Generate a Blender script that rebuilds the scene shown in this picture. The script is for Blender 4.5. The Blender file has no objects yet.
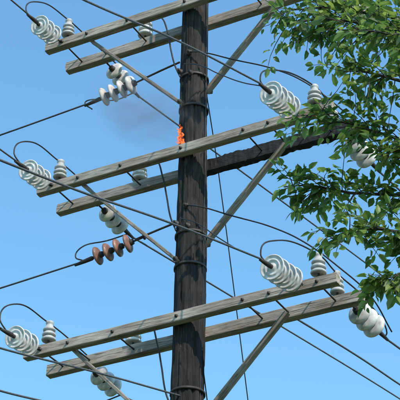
import bpy, bmesh, math, random
from mathutils import Vector, Matrix, noise
random.seed(7)
sc=bpy.context.scene
TH=0.50629
A=Vector((math.cos(TH),-math.sin(TH),0)); N=Vector((math.sin(TH),math.cos(TH),0)); Z=Vector((0,0,1))
def W(s,t,z): return A*s+N*t+Z*z

# ---------------------------------------------------------------- materials
def mat(name):
    m=bpy.data.materials.new(name); m.use_nodes=True
    nt=m.node_tree; return m,nt,nt.nodes['Principled BSDF']
def nd(nt,t,**k):
    x=nt.nodes.new(t)
    for a,b in k.items(): setattr(x,a,b)
    return x
def ramp(nt,stops):
    r=nd(nt,'ShaderNodeValToRGB'); e=r.color_ramp.elements
    while len(e)<len(stops): e.new(0.5)
    for i,(p,c) in enumerate(stops): e[i].position=p; e[i].color=(*c,1)
    return r
def wood(name,cols,scale=(1.2,14,14),rough=.85,bump=.5,big=2.0,bigcol=(.5,.5,.5),coord='Object',cracks=None,crk=.8):
    m,nt,b=mat(name); L=nt.links
    tc=nd(nt,'ShaderNodeTexCoord'); mp=nd(nt,'ShaderNodeMapping'); mp.inputs['Scale'].default_value=scale
    L.new(tc.outputs[coord],mp.inputs['Vector'])
    n1=nd(nt,'ShaderNodeTexNoise'); n1.inputs['Scale'].default_value=3; n1.inputs['Detail'].default_value=9; n1.inputs['Roughness'].default_value=.7
    L.new(mp.outputs[0],n1.inputs['Vector'])
    r=ramp(nt,cols); L.new(n1.outputs['Fac'],r.inputs[0])
    n2=nd(nt,'ShaderNodeTexNoise'); n2.inputs['Scale'].default_value=big; n2.inputs['Detail'].default_value=6
    L.new(tc.outputs[coord],n2.inputs['Vector'])
    r2=ramp(nt,[(.35,bigcol),(.65,(1,1,1))]); L.new(n2.outputs['Fac'],r2.inputs[0])
    mx=nd(nt,'ShaderNodeMix',data_type='RGBA',blend_type='MULTIPLY'); mx.inputs[0].default_value=1
    L.new(r.outputs[0],mx.inputs[6]); L.new(r2.outputs[0],mx.inputs[7]); col=mx.outputs[2]; hgt=n1.outputs['Fac']
    if cracks:
        mp2=nd(nt,'ShaderNodeMapping'); mp2.inputs['Scale'].default_value=cracks; L.new(tc.outputs[coord],mp2.inputs['Vector'])
        n3=nd(nt,'ShaderNodeTexNoise'); n3.inputs['Scale'].default_value=1; n3.inputs['Detail'].default_value=3; L.new(mp2.outputs[0],n3.inputs['Vector'])
        r3=ramp(nt,[(.49,(1,1,1)),(.502,(.12,.1,.09)),(.512,(.12,.1,.09)),(.525,(1,1,1))]); L.new(n3.outputs['Fac'],r3.inputs[0])
        m3=nd(nt,'ShaderNodeMix',data_type='RGBA',blend_type='MULTIPLY'); m3.inputs[0].default_value=crk
        L.new(col,m3.inputs[6]); L.new(r3.outputs[0],m3.inputs[7]); col=m3.outputs[2]
        ad=nd(nt,'ShaderNodeMath',operation='ADD'); L.new(n1.outputs['Fac'],ad.inputs[0]); L.new(r3.outputs[0],ad.inputs[1]); hgt=ad.outputs[0]
    L.new(col,b.inputs['Base Color'])
    b.inputs['Roughness'].default_value=rough
    bp=nd(nt,'ShaderNodeBump'); bp.inputs['Strength'].default_value=bump; bp.inputs['Distance'].default_value=.02
    L.new(hgt,bp.inputs['Height']); L.new(bp.outputs[0],b.inputs['Normal'])
    return m
M_arm=wood('weathered_arm_wood',[(.30,(.12,.09,.07)),(.42,(.28,.225,.175)),(.55,(.43,.36,.29)),(.75,(.55,.485,.40))],bigcol=(.62,.57,.54),cracks=(.7,20,20),crk=.6,bump=.35)
M_brace=wood('brace_wood',[(.30,(.09,.068,.052)),(.5,(.27,.22,.175)),(.75,(.42,.36,.295))],bigcol=(.6,.57,.55),cracks=(1,25,25),crk=.6,bump=.35)
M_char=wood('charred_wood',[(.35,(.003,.003,.003)),(.55,(.011,.009,.008)),(.8,(.05,.038,.03))],bump=1,scale=(4,12,12),rough=.75)
M_pole=wood('creosoted_pole_wood',[(.33,(.004,.003,.003)),(.47,(.014,.010,.008)),(.58,(.040,.026,.019)),(.76,(.12,.078,.055))],scale=(12,12,1.3),bump=1,big=4.5,bigcol=(.25,.23,.23),coord='Object',cracks=(13,13,.55))
def simple(name,col,rough=.5,metal=0,var=.25,scale=12,coat=0):
    m,nt,b=mat(name); L=nt.links
    tc=nd(nt,'ShaderNodeTexCoord'); n=nd(nt,'ShaderNodeTexNoise'); n.inputs['Scale'].default_value=scale; n.inputs['Detail'].default_value=6
    L.new(tc.outputs['Object'],n.inputs['Vector'])
    r=ramp(nt,[(.3,tuple(c*(1-var) for c in col)),(.7,tuple(min(1,c*(1+var*.4)) for c in col))]); L.new(n.outputs['Fac'],r.inputs[0])
    L.new(r.outputs[0],b.inputs['Base Color'])
    r2=ramp(nt,[(.35,(min(1,rough+.25),)*3),(.65,(rough,)*3)]); L.new(n.outputs['Fac'],r2.inputs[0]); L.new(r2.outputs[0],b.inputs['Roughness'])
    b.inputs['Metallic'].default_value=metal
    b.inputs['Coat Weight'].default_value=coat; b.inputs['Coat Roughness'].default_value=.2
    return m
M_porc=simple('grey_porcelain',(.64,.595,.55),.5,var=.4,scale=18)
M_pin=simple('pin_porcelain',(.42,.40,.38),.45,var=.35,scale=18)
M_brown=simple('brown_porcelain',(.22,.10,.065),.45,coat=.1,var=.5,scale=18)
M_stain=simple('stained_porcelain',(.54,.47,.43),.5,var=.45,scale=18)
M_dark=simple('rusty_hardware',(.055,.045,.04),.6,metal=.4)
M_wire=simple('aluminium_cable',(.085,.085,.09),.6,metal=.2,scale=40)
M_wireb=simple('insulated_cable',(.02,.02,.022),.6)

# ---------------------------------------------------------------- helpers
def empty(name,loc=(0,0,0)):
    o=bpy.data.objects.new(name,None); sc.collection.objects.link(o); o.location=loc; return o
def obj(name,me,parent=None,m=None):
    o=bpy.data.objects.new(name,me); sc.collection.objects.link(o)
    if parent: o.parent=parent
    if m: me.materials.append(m)
    return o
def frame_from(x,up=Z):
    x=x.normalized(); y=up.cross(x)
    if y.length<1e-4: y=Vector((0,1,0)).cross(x)
    y.normalize(); z=x.cross(y)
    return Matrix((x,y,z)).transposed()
def beam(name,p0,p1,w,h,m,parent,up=Z,rough=.003,seed=0,seg=60,ragged=0):
    L=(p1-p0).length; bm=bmesh.new()
    c=.006
    prof=[(-w/2+c,-h/2),(0,-h/2),(w/2-c,-h/2),(w/2,-h/2+c),(w/2,0),(w/2,h/2-c),(w/2-c,h/2),(0,h/2),(-w/2+c,h/2),(-w/2,h/2-c),(-w/2,0),(-w/2,-h/2+c)]
    rings=[]
    for i in range(seg+1):
        x=L*i/seg; r=[]
        for (y,z) in prof:
            v=Vector((x+seed*7,y*8,z*8))
            k=noise.noise(v*1.5)*rough+noise.noise(Vector((x*9+seed,y*20,z*20)))*rough*.6
            rr=0
            if ragged:
                rr=ragged*(abs(noise.noise(Vector((x*5+seed,y*3,z*3))))+abs(noise.noise(Vector((x*17,y*9,z*9+seed))))*.6)
            d=Vector((y,z)).normalized() if (y or z) else Vector((0,0))
            end=0
            if i in(0,seg): end=noise.noise(Vector((y*30,z*30,seed)))*.012*(1+ragged*40)
            r.append(bm.verts.new((x+end,y+d.x*(k-rr),z+d.y*(k-rr)+noise.noise(Vector((x*.6,seed,3)))*.008)))
        rings.append(r)
    n=len(prof)
    for a,b in zip(rings,rings[1:]):
        for j in range(n): bm.faces.new((a[j],b[j],b[(j+1)%n],a[(j+1)%n]))
    bm.faces.new(rings[0]); bm.faces.new(rings[-1][::-1])
    bmesh.ops.recalc_face_normals(bm,faces=bm.faces)
    me=bpy.data.meshes.new(name); bm.to_mesh(me); bm.free()
    o=obj(name,me,parent,m); o.matrix_local=Matrix.Translation(p0)@frame_from(p1-p0,up).to_4x4()
    return o
def lathe(bm,prof,origin,axis,seg=28,mi=0):
    R=frame_from(axis,Z if abs(axis.normalized().z)<.9 else Vector((0,1,0)))
    rings=[]
    for (x,r) in prof:
        rings.append([bm.verts.new(origin+R@Vector((x,r*math.cos(2*math.pi*j/seg),r*math.sin(2*math.pi*j/seg)))) for j in range(seg)])
    for a,b in zip(rings,rings[1:]):
        for j in range(seg):
            f=bm.faces.new((a[j],a[(j+1)%seg],b[(j+1)%seg],b[j])); f.smooth=True; f.material_index=mi
    for r,fl in((rings[0],1),(rings[-1],0)):
        if prof[0 if fl else -1][1]>1e-4:
            f=bm.faces.new(r[::-1] if fl else r); f.material_index=mi
def finish(bm,name,parent,mats):
    bmesh.ops.recalc_face_normals(bm,faces=bm.faces)
    me=bpy.data.meshes.new(name); bm.to_mesh(me); bm.free()
    for m in mats: me.materials.append(m)
    return obj(name,me,parent)
def string(name,p0,p1,nd_,R,parent,m,sp=None):
    """string of suspension bells from structure p0 to conductor p1"""
    ax=(p1-p0); L=ax.length; ax.normalize(); bm=bmesh.new()
    k=R/.125
    sp=sp or .135*k
    lead=(L-sp*nd_)*.45
    lathe(bm,[(-.02,.010),(lead,.010)],p0,ax,10,1)
    lathe(bm,[(-.03,.03),(-.015,.03)],p0,ax,8,1)
    for i in range(nd_):
        o=p0+ax*(lead+sp*i)
        tilt=(ax+Vector((random.uniform(-.05,.05),random.uniform(-.05,.05),random.uniform(-.06,.04)))).normalized()
        lathe(bm,[(0,.02*k),(.004*k,.036*k),(.045*k,.044*k),(.055*k,.047*k),(.056*k,.03*k)],o,tilt,20,1)
        lathe(bm,[(.045*k,.03*k),(.048*k,.06*k),(.054*k,.09*k),(.064*k,.112*k),(.080*k,.124*k),(.092*k,.125*k),(.097*k,.120*k),(.094*k,.112*k),(.090*k,.100*k),(.088*k,.088*k),(.092*k,.082*k),(.096*k,.074*k),(.092*k,.066*k),(.088*k,.058*k),(.088*k,.046*k),(.092*k,.038*k),(.098*k,.030*k),(.104*k,.012*k)],o,tilt,36,0)
        lathe(bm,[(.07*k,.014*k),(.10*k,.014*k),(.105*k,.022*k),(.125*k,.022*k),(.14*k,.014*k)],o,tilt,10,1)
    e=lead+sp*nd_
    lathe(bm,[(e,.016),(e+.02,.024),(L-.02,.022),(L+.10,.014)],p0,ax,12,1)
    finish(bm,name,parent,[m,M_dark])
def pin(name,p,h,r,parent,m=None,axis=Z):
    bm=bmesh.new()
    lathe(bm,[(-.04,.011),(h*.35,.011)],p,axis,10,1)
    lathe(bm,[(0,.03),(.012,.03),(.016,.018)],p,axis,10,1)
    q=[(.18,.4),(.17,.92),(.22,1),(.27,.93),(.33,.66),(.37,.64),(.36,.88),(.42,.95),(.47,.88),(.53,.62),(.57,.60),(.57,.8),(.62,.87),(.67,.8),(.74,.56),(.80,.50),(.84,.43),(.87,.5),(.93,.56),(.98,.48),(1,.3),(1.0,.0)]
    lathe(bm,[(a*h,b*r) for a,b in q],p,axis,26,0)
    finish(bm,name,parent,[m or M_pin,M_dark])
def tube(name,pts,r,m,parent=None):
    cu=bpy.data.curves.new(name,'CURVE'); cu.dimensions='3D'; cu.bevel_depth=r; cu.bevel_resolution=2; cu.resolution_u=10
    sp=cu.splines.new('BEZIER'); sp.bezier_points.add(len(pts)-1)
    for b,p in zip(sp.bezier_points,pts):
        b.co=p; b.handle_left_type=b.handle_right_type='AUTO'
    o=bpy.data.objects.new(name,cu); sc.collection.objects.link(o); cu.materials.append(m)
    if parent: o.parent=parent
    return o
def bolt(bm,p,ax,r=.02,l=.03):
    lathe(bm,[(0,r*1.5),(.005,r*1.5),(.006,r),(l*.6,r),(l*.6+.001,r*.5),(l,r*.5)],p,ax,6,0)

# ---------------------------------------------------------------- pole
pole=empty('utility_pole')
bm=bmesh.new(); seg=72; prev=None
zs=[-.3+i*.25 for i in range(33)]; zs+= [7.9+i*.03 for i in range(1,235)]
for z in zs:
    r=.141+(14.0-z)*.0042
    ring=[]
    for j in range(seg):
        a=2*math.pi*j/seg; d=Vector((math.cos(a),math.sin(a),0))
        g=noise.noise(Vector((d.x*7,d.y*7,z*.5)))*.007+noise.noise(Vector((d.x*16,d.y*16,z*1.1)))*.006+noise.noise(Vector((d.x*3,d.y*3,z*4)))*.005
        ck=noise.noise(Vector((d.x*11+5,d.y*11,z*.7)))
        if ck>.30: g-=.014
        sl=noise.noise(Vector((d.x*5+9,d.y*5,z*1.6)))
        if sl>.25: g-=.012
        ch=math.exp(-((z-12.0)/.5)**2); g-=ch*abs(noise.noise(Vector((d.x*4,d.y*4,z*5))))*.03
        ring.append(bm.verts.new(d*(r+g)+Vector((.006*math.sin(z*1.3),0,z))))
    if prev:
        for j in range(seg): f=bm.faces.new((prev[j],prev[(j+1)%seg],ring[(j+1)%seg],ring[j])); f.smooth=True
    prev=ring
bm.faces.new(prev)
finish(bm,'wooden_shaft',pole,[M_pole])

LV=[13.79,11.885,9.93]; D=.21
SL=[(-1.79,1.75),(-1.76,1.70),(-1.77,1.70)]; SR=[(-1.78,1.70),(-1.77,1.77),(-1.76,1.79)]
for i,z in enumerate(LV):
    beam('front_crossarm_%d'%(i+1),W(SL[i][0],-D,z),W(SL[i][1],-D,z),.09,.108,M_arm,pole,seed=i+1)
    if i==1:
        beam('rear_crossarm_2',W(SR[i][0],D,z),W(.02,D,z),.09,.115,M_arm,pole,seed=8)
        beam('charred_crossarm',W(.022,D,z+.01),W(SR[i][1],D,z+.01),.105,.165,M_char,pole,seed=9,ragged=.025,rough=.006,seg=150)
    else:
        beam('rear_crossarm_%d'%(i+1),W(SR[i][0],D,z),W(SR[i][1],D,z),.09,.122,M_arm,pole,seed=i+5)
    beam('brace_left_%d'%(i+1),W(-1.24,-D+.07,z-.03),W(-.05,-.165,z-1.28),.035,.066,M_brace,pole,seed=i+20,up=N)
    beam('brace_right_%d'%(i+1),W(1.0,D-.07,z-.02),W(.07,.150,z-.97),.045,.075,M_brace,pole,seed=i+30,up=N)
    bm=bmesh.new()
    for s in(-1.56,-1.24,-.72,.0,.72,1.0,1.5):
        lathe(bm,[(-D-.07,.009),(D+.07,.009)],W(s,0,z),N,8,0)
        bolt(bm,W(s,-D-.046,z),-N,.013,.024); bolt(bm,W(s,D+.06,z),N,.013,.024)
    for (s,t,zz) in((-.06,-.2,z-1.27),(.1,.18,z-.95)):
        bolt(bm,W(s,t,zz),-N if t<0 else N,.02,.035)
    finish(bm,'through_bolts_%d'%(i+1),pole,[M_dark])

top=[z+.056 for z in LV]
for i in range(3):
    pin('pin_insulator_left_%d'%(i+1),W(-1.50-(.02 if i==0 else 0),-D,top[i]),.27,.075,pole)
    pin('pin_insulator_mid_%d'%(i+1),W(-.76,D,top[i]),(.34,.26,.26)[i],.088,pole,M_porc)
    pin('pin_insulator_right_%d'%(i+1),W(1.50,-D,top[i]),.27,.078,pole)
    pin('pin_insulator_rear_%d'%(i+1),W(1.50,D,top[i]),.29,.072,pole)
ends={}
for i,z in enumerate(LV):
    S=[('front_left',(-1.58,-D-.06,z),(-1.56,-.86,z-.09),3,.116),
       ('rear_left',(-1.30,D+.06,z-.03),(-1.27,.86,z-.08),3,.108),
       ('front_right',(1.33,-D-.06,z),(1.29,-.90,z-.08),4,.125),
       ('rear_right',(1.60,D+.06,z),(1.67,.88,z-.07),3,.122)]
    for nm,a,b,k,R in S:
        string('bell_insulators_%s_%d'%(nm,i+1),W(*a),W(*b),k,R,pole,M_porc,sp=.13 if k==3 else .12)
        ends[(nm,i)]=b
string('tap_insulators_1',W(-.56,-.12,13.03),W(-1.20,-.12,12.93),4,.105,pole,M_stain,sp=.11)
string('tap_insulators_2',W(-.50,-.12,11.02),W(-1.20,-.12,10.92),4,.10,pole,M_brown,sp=.12)
for z in(13.03,11.02):
    tube('tap_strap_%d'%z,[W(-.58,-.12,z),W(-.3,-.14,z+.03),W(-.10,-.15,z+.05)],.011,M_dark,pole)

JR=.0078
for i,z in enumerate(LV):
    fl=ends[('front_left',i)]; rl=ends[('rear_left',i)]; fr=ends[('front_right',i)]; rr=ends[('rear_right',i)]
    tp=top[i]; q=random.uniform(-.03,.03)
    tube('jumper_left_%d'%(i+1),[W(fl[0],fl[1]+.02,fl[2]),W(-1.60,-.93,fl[2]+.10+q),W(-1.58,-.70,tp+.22+q),W(-1.52,-D,tp+.26),W(-1.42,.15,tp+.16),W(-1.30,.62,tp+.0-q),W(rl[0],rl[1]+.08,rl[2])],JR,M_wireb,pole)
    tube('jumper_tap_%d'%(i+1),[W(rl[0],rl[1],rl[2]),W(-1.36,.60,rl[2]-.22+q),W(-1.42,.2,z-.55),W(-1.34,-.05,z-.82-q),W(-1.2,-.12,z-.95)],JR,M_wireb,pole)
    tube('jumper_mid_%d'%(i+1),[W(-.76,D,tp+(.34,.26,.26)[i]-.01),W(-.5,.08,tp+.15),W(-.34,-.02,z-.12),W(-.24,-.10,z-.45+q),W(-.15,-.155,z-.75),W(-.08,-.165,z-.92)],.009,M_wireb,pole)
    tube('jumper_right_%d'%(i+1),[W(fr[0],fr[1]+.02,fr[2]),W(1.27,-.96,fr[2]+.07),W(1.33,-.72,tp+.16+q),W(1.5,-D,tp+.26),W(1.5,D,tp+.27),W(1.62,.6,tp+.12+q),W(1.70,.92,z-.03),W(rr[0],rr[1]+.05,rr[2])],JR,M_wireb,pole)
for z in(13.15,11.22):
    tube('pole_jumper_%d'%z,[W(.02,-.165,z+.02),W(.16,-.16,z-.03),W(.5,-.1,z-.20),W(.98,-.05,z-.46),W(1.3,0,z-.70),W(1.52,.2,z-.90),W(1.68,.6,z-1.07),W(1.72,1.0,z-1.28)],JR,M_wireb,pole)
    tube('pole_jumper_front_%d'%z,[W(-.04,-.165,z-.12),W(.2,-.3,z-.30),W(.6,-.55,z-.72),W(1.0,-.8,z-1.12),W(1.29,-.96,z-1.36)],.006,M_wireb,pole)
bm=bmesh.new()
for z in(12.90,12.50,10.95,10.58,9.2):
    r=.141+(14-z)*.0042+.007
    lathe(bm,[(-.012,r),(-.012,r+.004),(.012,r+.004),(.012,r)],Vector((0,0,z)),Z,48,0)
for z in(12.94,11.05):
    bolt(bm,W(-.08,-.16,z),-N,.022,.06); bolt(bm,W(.05,-.16,z-.06),-N,.022,.06)
for z in (13.17,11.24):
    bolt(bm,W(.02,-.15,z),-N,.022,.05)
finish(bm,'steel_pole_bands',pole,[M_dark])
tube('ground_wire',[Vector((.12,-.09,z)) if int(z*2)%2 else Vector((.128,-.092,z)) for z in (14.8,13.5,12,11,9.5,8,5,2,0)],.006,M_wireb,pole)

# ---------------------------------------------------------------- conductors
def line(pts,r=.0095,m=M_wire): tube('power_line',pts,r,m)
SAG={0:(-.56,-1.2),1:(-.57,-1.25),2:(-.50,-1.07)}
for i,z in enumerate(LV):
    s,t,zz=ends[('front_right',i)]; g1,g2=SAG[i]
    line([W(s,t-.08,zz),W(s,-2.58,zz+g1),W(s,-4.27,zz+g2),W(s,-7,zz+g2*1.75),W(s,-14,zz-3.6),W(s,-40,zz-4.5)],.0095)
    s,t,zz=ends[('front_left',i)]
    line([W(s,t-.08,zz),W(s,-2.5,zz-.16),W(s,-7,zz-.55),W(s,-14,zz-1.0),W(s,-40,zz-1.2)],.009)
    s,t,zz=ends[('rear_left',i)]
    line([W(s,t+.08,zz),W(s,3.75,zz+.50),W(s,9.13,zz+1.42),W(s,20,zz+3.0),W(s,60,zz+6)],.0105)
    s,t,zz=ends[('rear_right',i)]
    line([W(s,t+.08,zz),W(s,3.75,zz+.42),W(s,9.13,zz+1.30),W(s,20,zz+3.0),W(s,60,zz+6)],.0105)
line([W(1.0,.26,9.93),W(1.0,1.87,10.22),W(1.0,2.93,10.38),W(1.0,9,11.4),W(1,60,16)],.010)
line([W(0,-.16,9.12),W(0,-1.58,8.72),W(0,-3.09,8.27),W(0,-8,7.0),W(0,-30,6)],.0095)
line([W(0,-.16,8.70),W(0,-2.3,8.12),W(0,-3.09,7.9),W(0,-8,6.8),W(0,-30,5.8)],.0095)
for z in(12.93,10.92):
    line([W(-1.28,-.12,z),W(-2.4,-.12,z-.06),W(-6,-.12,z-.2),W(-40,-.12,z)],.0095)
tube('guy_wire',[Vector((.12,.10,12.9)),Vector((.27,.62,12.2)),Vector((1.6,5.6,4.5)),Vector((2.4,8.6,0))],.006,M_wireb)
tube('guy_wire',[Vector((.10,.12,9.9)),Vector((.9,3.5,5.4)),Vector((1.8,7.6,0))],.006,M_wireb)

# ---------------------------------------------------------------- flame
def flame():
    m=bpy.data.materials.new('fire'); m.use_nodes=True; nt=m.node_tree; nt.nodes.clear(); L=nt.links
    out=nd(nt,'ShaderNodeOutputMaterial'); em=nd(nt,'ShaderNodeEmission'); tr=nd(nt,'ShaderNodeBsdfTransparent'); mx=nd(nt,'ShaderNodeMixShader')
    tc=nd(nt,'ShaderNodeTexCoord')
    nz=nd(nt,'ShaderNodeTexNoise'); nz.inputs['Scale'].default_value=22; nz.inputs['Detail'].default_value=5; L.new(tc.outputs['Object'],nz.inputs['Vector'])
    r=ramp(nt,[(.35,(.6,.05,.015)),(.5,(1,.16,.04)),(.68,(1,.45,.15))]); L.new(nz.outputs['Fac'],r.inputs[0])
    L.new(r.outputs[0],em.inputs[0]); em.inputs[1].default_value=1.15
    rr=ramp(nt,[(.40,(.0,)*3),(.60,(.8,)*3)]); L.new(nz.outputs['Fac'],rr.inputs[0])
    L.new(rr.outputs[0],mx.inputs[0]); L.new(tr.outputs[0],mx.inputs[1]); L.new(em.outputs[0],mx.inputs[2]); L.new(mx.outputs[0],out.inputs[0])
    bm=bmesh.new()
    for k,(x,y,z,h,r) in enumerate([(-.13,-.14,12.02,.18,.022),(-.11,-.16,11.99,.13,.025),(-.145,-.12,11.98,.12,.022),(-.125,-.15,12.15,.08,.014),(-.095,-.165,11.96,.1,.022),(-.135,-.14,12.10,.10,.02)]):
        rings=[]
        for i in range(15):
            f=i/14; rad=r*(math.sin(math.pi*min(1,f*.9+.12))**.8)*(1-f*.55)+.001
            c=Vector((x+.04*noise.noise(Vector((k*3,f*3,0))) -.01*f,y+.02*noise.noise(Vector((k,9,f*3))),z+h*f))
            rings.append([bm.verts.new(c+Vector((math.cos(a)*rad*(1+.8*noise.noise(Vector((k,a,f*6)))),math.sin(a)*rad,0))) for a in [j*math.pi/6 for j in range(12)]])
        for a,b in zip(rings,rings[1:]):
            for j in range(12): f_=bm.faces.new((a[j],a[(j+1)%12],b[(j+1)%12],b[j])); f_.smooth=True
    finish(bm,'flame',None,[m])
flame()
# smoke: grey plume drifting left and up from the flame
m=bpy.data.materials.new('smoke'); m.use_nodes=True; nt=m.node_tree; nt.nodes.clear(); L=nt.links
out=nd(nt,'ShaderNodeOutputMaterial'); v=nd(nt,'ShaderNodeVolumePrincipled'); v.inputs['Color'].default_value=(.32,.32,.34,1)
tc=nd(nt,'ShaderNodeTexCoord'); nz=nd(nt,'ShaderNodeTexNoise'); nz.inputs['Scale'].default_value=2.0; nz.inputs['Detail'].default_value=3; nz.inputs['Distortion'].default_value=.8
L.new(tc.outputs['Object'],nz.inputs['Vector'])
ln=nd(nt,'ShaderNodeVectorMath',operation='LENGTH'); L.new(tc.outputs['Object'],ln.inputs[0])
mr=nd(nt,'ShaderNodeMapRange'); mr.inputs[1].default_value=1; mr.inputs[2].default_value=.15; mr.inputs[3].default_value=0; mr.inputs[4].default_value=1; L.new(ln.outputs['Value'],mr.inputs[0])
m2=nd(nt,'ShaderNodeMapRange'); m2.inputs[1].default_value=.36; m2.inputs[2].default_value=.68; L.new(nz.outputs['Fac'],m2.inputs[0])
mu=nd(nt,'ShaderNodeMath',operation='MULTIPLY'); L.new(mr.outputs[0],mu.inputs[0]); L.new(m2.outputs[0],mu.inputs[1])
mv=nd(nt,'ShaderNodeMath',operation='MULTIPLY'); L.new(mu.outputs[0],mv.inputs[0]); mv.inputs[1].default_value=3.1
L.new(mv.outputs[0],v.inputs['Density']); L.new(v.outputs[0],out.inputs['Volume'])
bm=bmesh.new(); bmesh.ops.create_icosphere(bm,subdivisions=3,radius=1)
sm=finish(bm,'smoke',None,[m]); sm.location=(-.50,-.05,12.42); sm.scale=(.74,.34,.44); sm.rotation_euler=(0,.5,0)

# ---------------------------------------------------------------- tree
def leafmat():
    m,nt,b=mat('leaf'); L=nt.links
    at=nd(nt,'ShaderNodeAttribute'); at.attribute_name='tone'
    r=ramp(nt,[(0,(.04,.08,.016)),(.5,(.085,.14,.028)),(1,(.16,.215,.045))]); L.new(at.outputs['Fac'],r.inputs[0])
    L.new(r.outputs[0],b.inputs['Base Color']); b.inputs['Roughness'].default_value=.4
    tl=nd(nt,'ShaderNodeBsdfTranslucent'); mx=nd(nt,'ShaderNodeMixShader'); mx.inputs[0].default_value=.42
    hs=nd(nt,'ShaderNodeHueSaturation'); hs.inputs['Value'].default_value=2.3; L.new(r.outputs[0],hs.inputs['Color']); L.new(hs.outputs[0],tl.inputs[0])
    L.new(b.outputs[0],mx.inputs[1]); L.new(tl.outputs[0],mx.inputs[2]); L.new(mx.outputs[0],nt.nodes['Material Output'].inputs[0])
    return m
tree=empty('leafy_tree',(3.5,-4.6,0))
LV_,LF,LT=[],[],[]
def leaf(p,d,n,l,w):
    d=d.normalized(); s=d.cross(n)
    if s.length<1e-3: s=d.orthogonal()
    s.normalize(); n=s.cross(d); b=len(LV_); cr=l*random.uniform(.05,.22)
    fold=w*random.uniform(.1,.35)
    pts=[p,p+d*l*.28+s*w*.45+n*fold,p+d*l*.62+s*w*.40+n*(fold-cr*.5),p+d*l-n*cr,p+d*l*.62-s*w*.40+n*(fold-cr*.5),p+d*l*.28-s*w*.45+n*fold,p+d*l*.3,p+d*l*.64-n*cr*.4]
    LV_.extend(pts); LF.extend([(b,b+1,b+6),(b+1,b+2,b+7,b+6),(b+2,b+3,b+7),(b+3,b+4,b+7),(b+4,b+5,b+6,b+7),(b+5,b,b+6)])
    t=random.random(); LT.extend([t]*6)
TW=[]
def rv(k=1): return Vector((random.gauss(0,k),random.gauss(0,k),random.gauss(0,k)))
def twig(p,d,L,nl,ls=.085):
    pts=[p]; d=d.normalized(); n=4
    for i in range(n):
        d=(d+rv(.16)+Vector((0,0,-.07))).normalized(); pts.append(pts[-1]+d*L/n)
    TW.append((pts,.004,.0018))
    for i in range(nl):
        f=(i+.6)/nl*n*.999; k=int(f); q=pts[k].lerp(pts[k+1],f-k)
        dd=(pts[k+1]-pts[k]).normalized(); sd=dd.cross(Z+rv(.3)).normalized()*(1 if i%2 else -1)
        q2=q+sd*.02
        ld=(dd*.7+sd*.9+Vector((0,0,-.25))+rv(.28))
        l=ls*random.uniform(.55,1.25); leaf(q2,ld,Z+rv(.6),l,l*random.uniform(.45,.68))
    leaf(pts[-1],d+rv(.1),Z+rv(.4),ls,ls*.5)
def branch(nodes,r0,r1,tw,start=.1,spread=.4,ls=.085):
    nodes=[Vector(n) for n in nodes]; TW.append((nodes,r0,r1))
    seg=[(b-a).length for a,b in zip(nodes,nodes[1:])]; T=sum(seg)
    for i in range(tw):
        u=(start+(1-start)*(random.random()**.85))*T; k=0
        while k<len(seg)-1 and u>seg[k]: u-=seg[k]; k+=1
        p=nodes[k].lerp(nodes[k+1],min(1,u/seg[k])); d=(nodes[k+1]-nodes[k]).normalized()
        twig(p,d*.5+rv(.6),spread*random.uniform(.5,1.2),random.randint(6,10),ls)
TR=Vector((3.5,-4.6,0))
trunk=[TR,(3.45,-4.6,2),(3.55,-4.65,4.2),(3.4,-4.6,6.2),(3.3,-4.7,7.8),(3.35,-4.75,9.2),(3.3,-4.6,10.6),(3.35,-4.6,11.6)]
TW.append(([Vector(t) for t in trunk],.17,.03))
branch([(3.35,-4.7,8.6),(2.6,-5.1,9.0),(1.98,-5.3,9.35),(1.49,-5.3,9.52),(1.14,-5.3,9.62),(.85,-5.3,9.62),(.60,-5.3,9.56)],.028,.004,84,.33,.30)
branch([(3.35,-4.7,8.9),(2.6,-5.0,9.4),(1.9,-5.2,9.62),(1.4,-5.2,9.75),(1.0,-5.2,9.82),(.68,-5.2,9.78)],.026,.004,84,.33,.32)
branch([(3.35,-4.7,8.3),(2.6,-5.2,8.75),(1.9,-5.6,9.10),(1.55,-5.6,9.25),(1.25,-5.6,9.30),(1.0,-5.6,9.27)],.026,.004,60,.35,.32)
branch([(3.3,-4.7,7.9),(2.6,-5.2,8.4),(1.92,-5.5,8.75),(1.45,-5.5,8.95),(1.22,-5.5,9.02),(1.08,-5.5,9.05)],.024,.004,60,.3,.32)
branch([(3.3,-4.7,7.5),(2.5,-5.1,8.0),(1.91,-5.3,8.35),(1.45,-5.3,8.6),(1.11,-5.3,8.72),(.83,-5.3,8.80)],.024,.004,84,.35,.30)
branch([(3.3,-4.7,7.2),(2.5,-5.0,7.7),(1.92,-5.1,8.05),(1.46,-5.1,8.27),(1.12,-5.1,8.28),(.84,-5.1,8.34),(.66,-5.1,8.32)],.022,.004,70,.35,.25)
branch([(3.35,-4.7,6.8),(2.5,-5.2,7.3),(1.86,-5.4,7.65),(1.50,-5.4,7.78),(1.21,-5.4,7.82),(.98,-5.4,7.78)],.022,.004,70,.4,.24)
branch([(1.86,-5.4,7.65),(1.62,-5.4,7.58),(1.42,-5.4,7.50),(1.30,-5.38,7.42)],.010,.003,30,.1,.20)
branch([(2.5,-5.1,8.0),(2.0,-5.3,8.42),(1.7,-5.35,8.55),(1.45,-5.35,8.48),(1.3,-5.35,8.42)],.012,.003,30,.2,.26)
for i in range(46):
    while True:
        c=Vector((random.uniform(-1,1),random.uniform(-1,1),random.uniform(-1,1)))
        if .3<c.length<1: break
    e=Vector((3.75+c.x*1.7,-4.5+c.y*1.9,9.2+c.z*2.7))
    if e.x<2.15: e.x=2.15+random.random()*.3
    st=Vector((3.35,-4.65,max(5.5,min(11.2,e.z-.9)))); mid=st.lerp(e,.5)+rv(.12)
    branch([st,mid,e],.022,.005,22,.35,.34)
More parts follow.
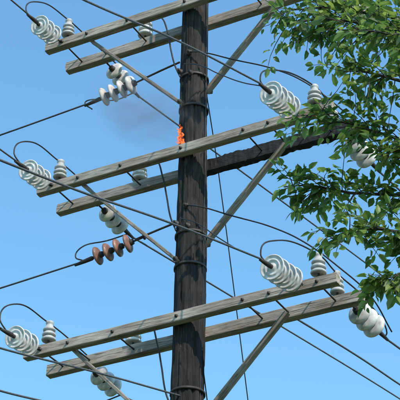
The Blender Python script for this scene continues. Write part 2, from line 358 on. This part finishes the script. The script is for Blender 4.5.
def woodmesh():
    bm=bmesh.new()
    for pts,r0,r1 in TW:
        n=len(pts); sg=5 if r0<.01 else (16 if r0>.1 else 8); prev=None
        for i,p in enumerate(pts):
            d=(pts[min(i+1,n-1)]-pts[max(i-1,0)]).normalized(); o=d.orthogonal().normalized(); q=d.cross(o)
            r=r0+(r1-r0)*i/(n-1)
            ring=[bm.verts.new(p+(o*math.cos(a)+q*math.sin(a))*r) for a in [2*math.pi*j/sg for j in range(sg)]]
            if prev:
                off=min(range(sg),key=lambda k:(ring[k].co-prev[0].co-(pts[i]-pts[i-1])).length)
                for j in range(sg): 
                    f=bm.faces.new((prev[j],prev[(j+1)%sg],ring[(j+1+off)%sg],ring[(j+off)%sg])); f.smooth=True
            prev=ring
    o=finish(bm,'trunk_and_branches',tree,[wood('bark',[(.3,(.03,.024,.018)),(.6,(.11,.09,.07)),(.8,(.2,.17,.14))],scale=(10,10,2),bump=1)])
    o.matrix_parent_inverse=Matrix.Translation((-3.5,4.6,0))
woodmesh()
me=bpy.data.meshes.new('foliage'); me.from_pydata(LV_,[],LF); at=me.attributes.new('tone','FLOAT','FACE'); at.data.foreach_set('value',LT)
o=obj('foliage',me,tree,leafmat()); o.matrix_parent_inverse=Matrix.Translation((-3.5,4.6,0))

# ---------------------------------------------------------------- ground
me=bpy.data.meshes.new('ground'); S=1500
me.from_pydata([(-S,-S,0),(S,-S,0),(S,S,0),(-S,S,0)],[],[(0,1,2,3)])
obj('ground',me,None,wood('grass',[(.3,(.03,.05,.015)),(.6,(.07,.10,.03)),(.8,(.12,.13,.06))],scale=(3,3,3),bump=.5,big=.3))

# ---------------------------------------------------------------- light
sd=Vector((.42,-.66,.74)).normalized()
w=bpy.data.worlds.new('World'); sc.world=w; w.use_nodes=True; nt=w.node_tree
sky=nt.nodes.new('ShaderNodeTexSky'); sky.sky_type='NISHITA'; sky.sun_disc=False
sky.sun_elevation=math.asin(sd.z); sky.sun_rotation=math.atan2(sd.x,sd.y)
sky.air_density=1.0; sky.dust_density=.4; sky.ozone_density=1.5
mx=nt.nodes.new('ShaderNodeMix'); mx.data_type='RGBA'; mx.blend_type='MULTIPLY'; mx.inputs[0].default_value=1; mx.inputs[7].default_value=(1.32,1.95,2.0,1)
nt.links.new(sky.outputs[0],mx.inputs[6])
nt.links.new(mx.outputs[2],nt.nodes['Background'].inputs[0]); nt.nodes['Background'].inputs[1].default_value=.15
sl=bpy.data.lights.new('sun','SUN'); sl.energy=5.0; sl.angle=math.radians(.5); sl.color=(1,.92,.82)
so=bpy.data.objects.new('sun',sl); sc.collection.objects.link(so); so.rotation_euler=sd.to_track_quat('Z','Y').to_euler(); so.location=(10,-20,30)
sc.view_settings.view_transform='Standard'; sc.view_settings.look='None'; sc.view_settings.exposure=0

# ---------------------------------------------------------------- camera
cd=bpy.data.cameras.new('camera'); co=bpy.data.objects.new('camera',cd); sc.collection.objects.link(co)
e=.56030; roll=.01852; Dc=18.32163
F=Vector((0,math.cos(e),math.sin(e))); R=Vector((1,0,0)); U=Vector((0,-math.sin(e),math.cos(e)))
R2=R*math.cos(roll)+U*math.sin(roll); U2=-R*math.sin(roll)+U*math.cos(roll)
mt=Matrix((R2,U2,-F)).transposed().to_4x4(); mt.translation=Vector((.08441,0,11.4))-F*Dc
co.matrix_world=mt; cd.sensor_width=36; cd.lens=1792.68*36/400; cd.clip_end=5000; cd.clip_start=.1
sc.camera=co
